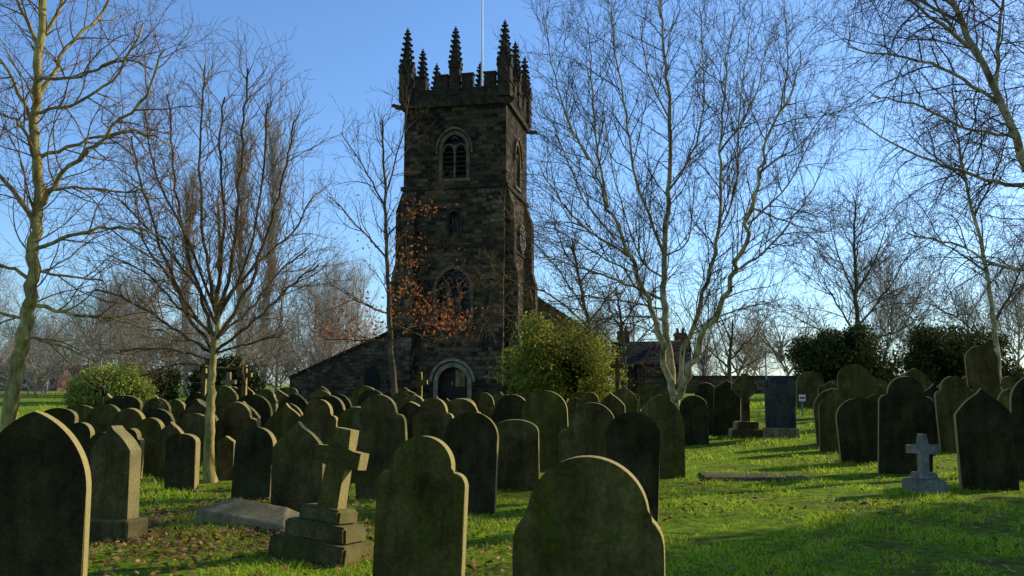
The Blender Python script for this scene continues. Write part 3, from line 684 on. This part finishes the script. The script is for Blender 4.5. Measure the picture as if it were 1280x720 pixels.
def tree(name, label, Y, trunk, limbs, r0, r1, barks, seed, group=None, trunk_t0=.45, **kw):
    Pm = dict(DEF); Pm.update(kw); r = random.Random(seed)
    tp = [P(*a[:2], Y+(a[2] if len(a) > 2 else 0)) for a in trunk]
    tp[0].z = gz(tp[0].x, tp[0].y)-.15; org = Vector((tp[0].x, tp[0].y, gz(tp[0].x, tp[0].y)))
    rt = empty(name, org); tag(rt, label, 'tree', group)
    path = catmull(tp, 6); path = [p+rdir(r)*r0*.28 if 0 < i < len(path)-1 else p for i, p in enumerate(path)]
    rf = lambda t: r0+(r1-r0)*t**.8
    mb = MB(); mb.tube(path, lambda t: rf(t)*(1+.5*max(0, 1-t*12)), 0, 10); mb.build('trunk', barks[0], rt, org)
    cr = MB(); populate(cr, path, rf, 0, Pm, r, trunk_t0)
    for lm, lr in limbs:
        L = len(lm); sg = r.uniform(-1, 1)*.18*math.hypot(lm[-1][0]-lm[0][0], lm[-1][1]-lm[0][1])/F*Y*3
        pts = [P(a[0], a[1], Y+(a[2] if len(a) > 2 else sg*(k/(L-1)))) for k, a in enumerate(lm)]
        near = min(path, key=lambda q: (q-pts[0]).length)
        if (near-pts[0]).length < .8: pts[0] = near.copy()
        lp_ = catmull(pts, 5); lp_ = [p+rdir(r)*lr*.95 if i else p for i, p in enumerate(lp_)]
        lf = lambda t, lr=lr: lr*(1-t)**1.1+.010*t+.004
        m2 = MB(); m2.tube(lp_, lf, 0, 7); m2.build('limb', barks[1], rt, org)
        populate(cr, lp_, lf, 0, Pm, r, .15)
    cr.build('crown', barks[2], rt, org)
    return rt, org
tree('bare_tree', 'tall bare tree with sunlit mossy trunk at the left edge', 13.5,
     [(4, 560), (14, 500), (26, 430), (38, 370), (44, 300), (50, 250), (44, 170), (48, 80), (54, -20), (60, -120)],
     [([(40, 385), (90, 392), (150, 400), (215, 418)], .03), ([(50, 262), (80, 215), (130, 170), (180, 120), (205, 60)], .042), ([(44, 310), (100, 290), (160, 285), (215, 300)], .03),
      ([(46, 200), (110, 175), (170, 165), (225, 185)], .03), ([(47, 120), (85, 60), (130, 10), (170, -60)], .035), ([(44, 280), (10, 230), (-40, 170), (-90, 90)], .04),
      ([(40, 350), (0, 330), (-60, 320)], .028), ([(46, 150), (10, 90), (-40, 30)], .03), ([(50, 40), (90, -20), (120, -90)], .03), ([(48, 60), (20, 0), (-20, -70)], .03), ([(32, 400), (-10, 390), (-60, 400)], .025), ([(42, 330), (80, 345), (130, 350)], .022),
      ([(45, 235), (95, 235), (150, 240), (190, 235)], .025), ([(47, 90), (100, 95), (150, 75), (190, 85)], .025), ([(28, 420), (70, 430), (120, 450)], .02), ([(46, 180), (20, 150), (-10, 140)], .025), ([(47, 140), (90, 130), (140, 100), (180, 30)], .025)],
     .125, .05, (M_BARK, M_BARK, M_TWIGR), 1, trunk_t0=.3, dens=(4.0, 5.0, 5.2), len=(1.5, .75, .38), rad=(.014, .006, .0038), rmin=.003, up=.04, ang=(30, 65))
tree('bare_tree', 'vase-shaped bare tree with slim green trunk standing among the left graves', 14.6,
     [(262, 612), (263, 560), (264, 500), (267, 450), (272, 400), (274, 330), (272, 250)],
     [([(266, 440), (235, 390), (205, 320), (180, 240), (165, 170)], .034), ([(268, 430), (245, 350), (225, 270), (215, 190), (210, 120)], .03), ([(272, 400), (258, 320), (250, 230), (252, 140), (255, 80)], .03),
      ([(272, 400), (290, 320), (298, 230), (305, 150), (310, 85)], .03), ([(268, 430), (305, 370), (335, 290), (355, 220), (370, 150)], .034), ([(266, 445), (215, 410), (170, 380), (120, 360)], .025), ([(268, 440), (320, 400), (360, 360), (400, 330)], .025),
      ([(270, 410), (240, 350), (190, 290), (150, 250)], .025), ([(272, 395), (320, 330), (365, 290), (395, 240)], .025), ([(266, 450), (230, 440), (190, 435), (150, 440)], .018), ([(267, 445), (310, 430), (350, 420)], .018),
      ([(270, 415), (225, 385), (185, 345), (140, 320)], .02), ([(270, 420), (310, 390), (350, 340), (385, 310)], .02), ([(273, 370), (280, 290), (275, 200), (280, 120)], .025), ([(266, 455), (300, 460), (340, 455)], .016),
      ([(268, 430), (220, 360), (180, 300), (170, 240)], .02), ([(271, 400), (310, 320), (330, 220), (335, 130)], .022), ([(270, 400), (235, 300), (195, 220), (180, 140)], .022), ([(266, 455), (225, 455), (175, 470)], .016)],
     .105, .02, (M_BARK, M_BARKD, M_TWIGR), 2, trunk_t0=.5, dens=(5.4, 5.8, 5.6), len=(1.15, .62, .36), rad=(.010, .005, .0037), rmin=.0031, up=.16, ang=(22, 55))
t3, o3 = tree('leafy_tree', 'slim tree with lingering red-brown leaves in front of the tower', 27,
     [(494, 515), (490, 450), (486, 380), (484, 310), (481, 230), (478, 150)],
     [([(488, 410), (525, 395), (575, 382)], .035), ([(486, 360), (520, 330), (560, 318)], .03), ([(484, 300), (515, 260), (548, 240)], .03), ([(487, 390), (450, 378), (405, 350)], .03), ([(484, 320), (445, 280), (412, 245)], .03),
      ([(482, 260), (455, 210), (425, 165)], .028), ([(481, 240), (500, 180), (512, 120)], .028), ([(488, 430), (450, 425), (405, 425)], .028), ([(487, 400), (535, 420), (580, 405)], .028)],
     .12, .025, (M_BARKD, M_BARKD, M_TWIG), 3, trunk_t0=.4, dens=(2.8, 3.6, 4), len=(1.5, .9, .45), rad=(.018, .009, .006), rmin=.005)
rl = np.random.default_rng(5); pts = []
for px, py, sx, sy, n_ in ((545, 388, 24, 14, 300), (560, 402, 18, 9, 130), (512, 322, 12, 14, 90), (525, 262, 16, 10, 70), (502, 362, 10, 20, 110), (425, 415, 20, 8, 170), (440, 378, 24, 12, 80), (575, 345, 12, 20, 30), (465, 405, 16, 14, 110), (455, 300, 14, 18, 40)):
    for _ in range(n_):
        p = P(rl.normal(px, sx), rl.normal(py, sy), 27+rl.normal(0, 1.0)); pts.append((p.x-o3.x, p.y-o3.y, p.z-o3.z))
tri_mesh('leaves', leaf_quads(np.array(pts), .066, rl), 4, M_BROWNLEAF, t3)
tree('bare_tree', 'largest bare tree with several pale fanning stems right of the tower', 27.5,
     [(846, 520), (838, 460), (832, 400), (829, 320), (836, 240), (838, 150), (830, 70), (825, -20)],
     [([(842, 500), (826, 430), (808, 372), (785, 320), (760, 260), (735, 200), (700, 130)], .11), ([(850, 505), (864, 460), (890, 400), (918, 340), (935, 280), (948, 215), (975, 140), (1005, 60)], .12),
      ([(848, 490), (860, 420), (885, 350), (898, 270), (900, 190), (905, 110), (915, 20)], .085), ([(808, 372), (770, 350), (725, 335), (685, 320)], .045), ([(785, 320), (740, 290), (700, 250), (670, 200)], .045), ([(829, 320), (800, 240), (785, 160), (770, 70), (765, 0)], .05),
      ([(836, 240), (870, 180), (880, 100), (875, 10)], .04), ([(918, 340), (960, 310), (1000, 260), (1035, 200)], .045), ([(935, 280), (985, 230), (1020, 160)], .035), ([(760, 260), (745, 180), (740, 100), (735, 30)], .04), ([(900, 190), (940, 130), (960, 50)], .035),
      ([(890, 400), (930, 385), (975, 375)], .03), ([(832, 400), (800, 395), (750, 400), (705, 410)], .035), ([(829, 320), (860, 300), (870, 220)], .03),
      ([(735, 200), (710, 150), (690, 80), (680, 20)], .03), ([(770, 300), (730, 250), (705, 190), (690, 150)], .03), ([(838, 150), (810, 90), (800, 30)], .03), ([(948, 215), (1000, 180), (1040, 130)], .03), ([(940, 260), (990, 280), (1030, 290)], .03), ([(790, 340), (750, 320), (700, 290), (665, 280)], .03), ([(975, 140), (985, 70), (980, 0)], .03),
      ([(815, 385), (770, 375), (725, 370), (680, 380)], .03), ([(832, 350), (800, 320), (770, 230), (755, 140)], .03), ([(895, 300), (920, 230), (925, 130), (940, 20)], .03)],
     .15, .03, (M_BARKW, M_BARKW, M_TWIG), 4, trunk_t0=.35, dens=(2.8, 4.2, 4.8), len=(2.4, 1.2, .6), rad=(.02, .0095, .006), rmin=.005, up=.12, ang=(22, 58))
BI = dict(dens=(3.8, 4.8, 5.4), len=(2.1, 1.15, .65), rad=(.016, .0075, .0042), rmin=.0033, up=-.2, ang=(30, 70))
tree('birch_tree', 'leaning birch with drooping twigs at the top right corner', 17,
     [(1420, 590), (1390, 480), (1340, 340), (1295, 230), (1245, 120), (1195, 10), (1150, -90)],
     [([(1300, 240), (1230, 225), (1150, 195), (1070, 150)], .045), ([(1340, 340), (1260, 335), (1190, 305), (1130, 290)], .038), ([(1250, 130), (1190, 90), (1120, 70), (1060, 60)], .038), ([(1215, 60), (1150, 10), (1080, -30)], .04),
      ([(1240, 120), (1250, 20), (1270, -80)], .04), ([(1290, 220), (1300, 100), (1310, 0)], .05), ([(1195, 10), (1120, -40), (1040, -60)], .04), ([(1180, -20), (1190, -80), (1220, -140)], .03), ([(1330, 320), (1350, 200), (1370, 60)], .05), ([(1205, 30), (1130, -10), (1100, -30), (1050, -20)], .03),
      ([(1270, 180), (1210, 160), (1140, 130), (1090, 120)], .032), ([(1230, 90), (1180, 20), (1150, -50)], .035)],
     .15, .04, (M_BARKW, M_BARKW, M_TWIG), 5, trunk_t0=.35, **BI)
tree('birch_tree', 'slender upright pale tree behind the right-hand dark evergreen', 33,
     [(1252, 500), (1244, 420), (1234, 340), (1215, 260), (1200, 190), (1190, 110)],
     [([(1244, 400), (1280, 330), (1310, 270)], .05), ([(1234, 340), (1190, 310), (1140, 290)], .04), ([(1215, 270), (1250, 200), (1270, 130)], .04), ([(1205, 230), (1160, 190), (1130, 160)], .035), ([(1246, 430), (1200, 400), (1160, 380)], .035), ([(1200, 200), (1220, 140), (1225, 80)], .03)],
     .12, .03, (M_BARKW, M_BARKD, M_TWIG), 6, trunk_t0=.35, dens=(2.8, 3.8, 4.4), len=(2.6, 1.3, .7), rad=(.022, .011, .0075), rmin=.0062, up=-.02)
tree('bare_tree', 'small spreading bare tree behind the holly at the tower foot', 41,
     [(742, 490), (740, 430), (730, 380), (722, 340), (715, 300)],
     [([(738, 410), (690, 370), (640, 350), (600, 345)], .05), ([(732, 390), (700, 340), (665, 300), (640, 270)], .045), ([(735, 400), (770, 360), (800, 330)], .05), ([(722, 340), (700, 300), (690, 260)], .04), ([(725, 350), (760, 310), (775, 280)], .04), ([(739, 420), (690, 400), (640, 395), (590, 400)], .04)],
     .14, .04, (M_BARKD, M_BARKD, M_TWIGR), 7, trunk_t0=.4, dens=(3.0, 3.6, 3.8), len=(2.1, 1.1, .6), rad=(.026, .012, .0085), rmin=.007, up=-.02)
tree('bare_tree', 'bushy bare tree screening the church roof and stone house', 46,
     [(782, 490), (780, 440), (776, 400), (770, 360)],
     [([(780, 450), (750, 410), (720, 385)], .05), ([(780, 445), (812, 410), (840, 390)], .05), ([(778, 420), (755, 370), (740, 340)], .045), ([(777, 410), (800, 370), (808, 340)], .045), ([(781, 455), (745, 440), (715, 430)], .04), ([(781, 460), (820, 440), (850, 425)], .04)],
     .14, .04, (M_BARKD, M_BARKD, M_TWIGR), 17, trunk_t0=.3, dens=(3.0, 3.6, 3.8), len=(2.0, 1.1, .65), rad=(.03, .014, .010), rmin=.0085, up=.06)
tree('bare_tree', 'rounded bare tree behind the left dark evergreen on the right', 47,
     [(1072, 490), (1072, 430), (1070, 370), (1068, 310), (1070, 250)],
     [([(1072, 420), (1040, 370), (1015, 320)], .06), ([(1072, 410), (1110, 360), (1140, 310)], .06), ([(1070, 370), (1045, 310), (1035, 265)], .05), ([(1070, 370), (1100, 310), (1110, 260)], .05), ([(1072, 430), (1020, 410), (985, 390)], .05), ([(1072, 430), (1130, 410), (1165, 380)], .05)],
     .18, .04, (M_BARKD, M_BARKD, M_TWIG), 8, trunk_t0=.4, dens=(2.3, 3.2, 3.6), len=(2.9, 1.5, .85), rad=(.035, .016, .0115), rmin=.0095, up=.08)
tree('bare_tree', 'little spreading bare tree between the big tree and the lamp post', 50,
     [(912, 490), (912, 455), (914, 430), (916, 400)],
     [([(912, 460), (885, 435), (865, 420)], .06), ([(913, 450), (940, 420), (955, 395)], .06), ([(914, 430), (900, 395), (895, 370)], .05), ([(912, 465), (945, 450), (965, 440)], .04)],
     .16, .04, (M_BARKD, M_BARKD, M_TWIG), 9, trunk_t0=.4, dens=(2.2, 2.8, 3.2), len=(1.8, 1.1, .7), rad=(.035, .017, .012), rmin=.010, up=.08)
def generic(label, px, Y, height, spread, seed, tall=False, group='distant bare trees beyond the churchyard', low=.15):
    r = random.Random(seed); c = P(px, 490, Y); org = Vector((c.x, Y, gz(c.x, Y))); rt = empty('distant_tree', org); tag(rt, label, 'tree', group)
    path = catmull([Vector((0, 0, -.2)), Vector((r.uniform(-.2, .2), 0, height*.3)), Vector((r.uniform(-.6, .6), r.uniform(-.3, .3), height*.65)), Vector((0, 0, height))], 5)
    rf = lambda t: height*.014*(1-t)+.03
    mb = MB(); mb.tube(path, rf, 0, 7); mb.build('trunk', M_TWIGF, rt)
    cr = MB(); Pm = dict(DEF); Pm.update(dens=(2.1, 2.5, 2.5), len=(spread*.42, spread*.22, spread*.13), rad=(.035, .017, .013), rmin=.0105, up=.2 if not tall else .45, ang=(25, 60) if not tall else (12, 30))
    if tall: Pm.update(dens=(2.8, 3.0, 2.6), len=(spread*.5, spread*.25, spread*.13))
    nl = 9 if not tall else 22
    for j in range(nl):
        t = low+.7*(j+r.random())/9 if not tall else .12+.85*j/nl; p = path[min(len(path)-1, int(t*(len(path)-1)))]; a = j*2.4+r.random(); sl = spread*.55*(1.15-t*.6)*r.uniform(.6, 1.3)
        if tall: sl = spread*.5
        d = Vector((math.cos(a), math.sin(a), r.uniform(.6, 1.8) if not tall else 3.5)).normalized()
        q_ = [p, p+d*sl*.5+rdir(r)*.3, p+d*sl+Vector((0, 0, sl*.25))]; lp_ = catmull(q_, 4); lf = lambda t: .06*(1-t)+.02
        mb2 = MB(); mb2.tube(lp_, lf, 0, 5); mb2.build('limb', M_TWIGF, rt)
        populate(cr, lp_, lf, 0, Pm, r, .15)
    populate(cr, path, rf, 0, Pm, r, .25)
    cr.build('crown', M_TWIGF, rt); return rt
def dup(root, px, Y, s, rz, label, sz=None, name=None, group=None):
    c = P(px, 490, Y); o = root.copy(); C.objects.link(o); o.location = (c.x, Y, gz(c.x, Y)); o.scale = (s, s, sz or s); o.rotation_euler.z = rz; o['label'] = label
    if name: o.name = name
    if group: o['group'] = group
    for ch in root.children:
        k = ch.copy(); C.objects.link(k); k.parent = o
    return o
g1 = generic('distant rounded bare tree just left of the church body', 395, 72, 8, 8, 21)
g2 = generic('distant broad bare tree behind the bright green bush', 130, 78, 7, 10, 22)
g4 = generic('distant slim bare tree between yew and church body', 345, 76, 10, 6, 24)
g5 = generic('bushy brown thicket at the left end of the church body', 385, 66, 3.2, 5.5, 25, low=.02, group='bushy bare thickets along the churchyard boundary')
g5.name = 'bare_thicket'; g5['category'] = 'thicket'
g3 = generic('tall narrow poplar rising behind the vase-shaped tree, right of its twin', 328, 82, 25, 5.5, 23, True)
dup(g3, 298, 86, 1.0, 2, 'tall narrow poplar behind the vase-shaped tree, left of its twin'); dup(g3, 232, 92, .9, 4, 'tall narrow poplar seen left of the vase-shaped tree crown')
rs = random.Random(4)
spots = [(15, 84, .85), (58, 96, 1.0), (95, 110, .95), (175, 92, 1.1), (215, 80, .8), (262, 100, 1.15), (365, 96, 1.1), (415, 84, .9), (440, 104, 1.1), (460, 80, .8), (-40, 84, 1.1), (790, 110, .8), (880, 110, .65), (945, 120, .7), (1000, 100, .65), (1030, 112, 1.0), (1110, 96, 1.15), (1165, 110, .8), (1210, 90, 1.0), (1275, 104, 1.2), (1320, 92, 1.1), (310, 74, .7), (740, 90, .9), (1140, 84, 1.0), (35, 76, .8), (150, 84, .9)]
for i, (px, Y, s) in enumerate(spots):
    lab = 'distant bare tree on the skyline, %s from the left' % ORD[sorted(a[0] for a in spots).index(px)]
    dup((g1, g2, g4)[i % 3], px, Y, s*rs.uniform(.85, 1.15), i*1.7, lab, s*rs.uniform(.7, 1.4))
tk = [(-30, 68), (15, 70), (52, 66), (90, 72), (128, 68), (170, 66), (212, 70), (250, 68), (322, 66), (352, 70), (420, 67), (880, 66), (925, 70), (985, 66), (1020, 68)]
for i, (px, Y) in enumerate(tk):
    dup(g5, px, Y, rs.uniform(.8, 1.3), i*2.1, 'bushy bare thicket along the churchyard boundary, %s from the left' % ORD[i], rs.uniform(.7, 1.4), 'bare_thicket')
def shrub(name, label, px, Y, wpx, top, mat, n, leaf, seed, depth=.8, cat='bush', lumps=26, group=None, loc=None, ragged=0.0):
    rng = np.random.default_rng(seed)
    if loc is None:
        c = P(px, 500, Y); g = gz(c.x, Y); Hh = P(px, top, Y).z-g; Wd = wpx/F*Y
        org = Vector((c.x, Y, g))
    else: org, Wd, Hh = loc; 
    rt = empty(name, org); tag(rt, label, cat, group)
    rx, rz_ = Wd/2*.8, Hh/2*.85; ry = rx*depth
    th = rng.uniform(0, 6.283, lumps); cz = rng.uniform(-.75, .95, lumps); rr = np.sqrt(np.maximum(0, 1-cz**2))
    rg_ = .78+ragged*rng.uniform(-.6, .55, lumps)
    ctr = np.stack([rr*np.cos(th)*rx*rg_, rr*np.sin(th)*ry*rg_, Hh*.5+cz*rz_*rg_], 1)
    if ragged: ctr[:, 0] += (ctr[:, 2]/Hh-.5)*-.35*rx; ctr[:, 2] -= .12*Hh*np.abs(ctr[:, 0]/rx)
    cr_ = rng.uniform(.22-.1*ragged, .5-.25*ragged, lumps)*min(rx, rz_*1.2)
    idx = rng.integers(0, lumps, n); d = rng.normal(size=(n, 3)); d /= np.linalg.norm(d, axis=1)[:, None]
    rad = cr_[idx]*(rng.random(n)**.35)*rng.choice([1, 1, 1, 1.35+ragged*.5], n)
    p = ctr[idx]+d*rad[:, None]*np.array([1.1, 1, .9]); p[:, 2] = np.maximum(p[:, 2], .05)
    tri_mesh('foliage', leaf_quads(p, leaf, rng), 4, mat, rt)
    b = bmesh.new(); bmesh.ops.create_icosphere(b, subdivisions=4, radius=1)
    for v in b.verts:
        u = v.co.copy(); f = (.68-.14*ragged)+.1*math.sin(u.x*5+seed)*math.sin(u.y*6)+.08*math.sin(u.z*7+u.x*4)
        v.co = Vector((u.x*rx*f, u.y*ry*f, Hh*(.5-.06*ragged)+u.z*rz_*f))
    bm_obj('shade_core', b, M_CORE, rt)  # dark solid core added to block light and give shade inside the foliage
    mb = MB(); 
    for q_ in range(3): mb.tube([Vector((.1*q_, 0, -.1)), Vector((.1*q_+.05, .05, Hh*.2)), Vector((.25*(q_-1)*rx, 0, Hh*.5))], .07, .03, 6)
    mb.build('stem', M_BARKD, rt); return rt
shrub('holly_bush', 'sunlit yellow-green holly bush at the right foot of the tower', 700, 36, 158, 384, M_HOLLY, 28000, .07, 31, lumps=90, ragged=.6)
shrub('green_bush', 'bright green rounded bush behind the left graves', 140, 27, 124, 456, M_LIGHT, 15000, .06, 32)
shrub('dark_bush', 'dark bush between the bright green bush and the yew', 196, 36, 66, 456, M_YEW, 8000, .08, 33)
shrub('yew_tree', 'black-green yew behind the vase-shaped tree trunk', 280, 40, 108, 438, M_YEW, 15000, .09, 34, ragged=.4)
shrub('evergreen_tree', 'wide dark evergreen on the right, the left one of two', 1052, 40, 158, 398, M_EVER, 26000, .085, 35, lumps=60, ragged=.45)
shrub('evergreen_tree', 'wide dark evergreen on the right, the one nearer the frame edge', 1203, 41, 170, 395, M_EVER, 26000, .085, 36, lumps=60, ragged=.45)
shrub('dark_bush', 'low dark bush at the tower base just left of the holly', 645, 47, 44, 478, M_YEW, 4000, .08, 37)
shrub('yew_tree', 'large unseen yew added outside the frame on the right to shade the foreground', 0, 0, 0, 0, M_YEW, 36000, .12, 38, loc=(Vector((17.3, 13.4, 0)), 9.5, 9.6), lumps=60)  # out-of-view tree, added to cast shade over the right foreground
shrub('yew_tree', 'second smaller unseen yew added outside the right frame edge to shade the near foreground', 0, 0, 0, 0, M_YEW, 26000, .11, 39, loc=(Vector((13.6, 8.2, 0)), 8.5, 6.8), lumps=50)  # also out of view, added to carry that shade closer to the camera
# ------------------------------------------------------------------ light, world, camera
AZ, EL = R(64), R(26)
w = bpy.data.worlds.new('World'); bpy.context.scene.world = w; w.use_nodes = True; nt = w.node_tree
bg = nt.nodes['Background']; sk = nt.nodes.new('ShaderNodeTexSky'); sk.sky_type = 'NISHITA'; sk.sun_disc = False
sk.sun_elevation = EL; sk.sun_rotation = AZ; sk.altitude = 100; sk.air_density = 1.0; sk.dust_density = .6; sk.ozone_density = 1.6
tint = mix(nt, 1.0, sk.outputs[0], (.84, 1.14, 1.5), 'MULTIPLY')
nt.links.new(tint, bg.inputs['Color']); bg.inputs['Strength'].default_value = .145
S_ = Vector((math.sin(AZ)*math.cos(EL), math.cos(AZ)*math.cos(EL), math.sin(EL)))
ld = bpy.data.lights.new('sun', 'SUN'); ld.energy = 5; ld.angle = R(.5); ld.color = (1, .92, .74)
lo = bpy.data.objects.new('sun', ld); C.objects.link(lo); lo.rotation_euler = S_.to_track_quat('Z', 'Y').to_euler()
cd = bpy.data.cameras.new('camera'); cd.sensor_width = 36; cd.lens = 36*F/1280; cd.clip_end = 2000; cd.clip_start = .1
co = bpy.data.objects.new('camera', cd); C.objects.link(co); co.location = (0, 0, EYE); co.rotation_euler = (R(90)+PITCH, 0, 0)
sc = bpy.context.scene; sc.camera = co
sc.view_settings.view_transform = 'Standard'; sc.view_settings.look = 'None'; sc.view_settings.exposure = 0
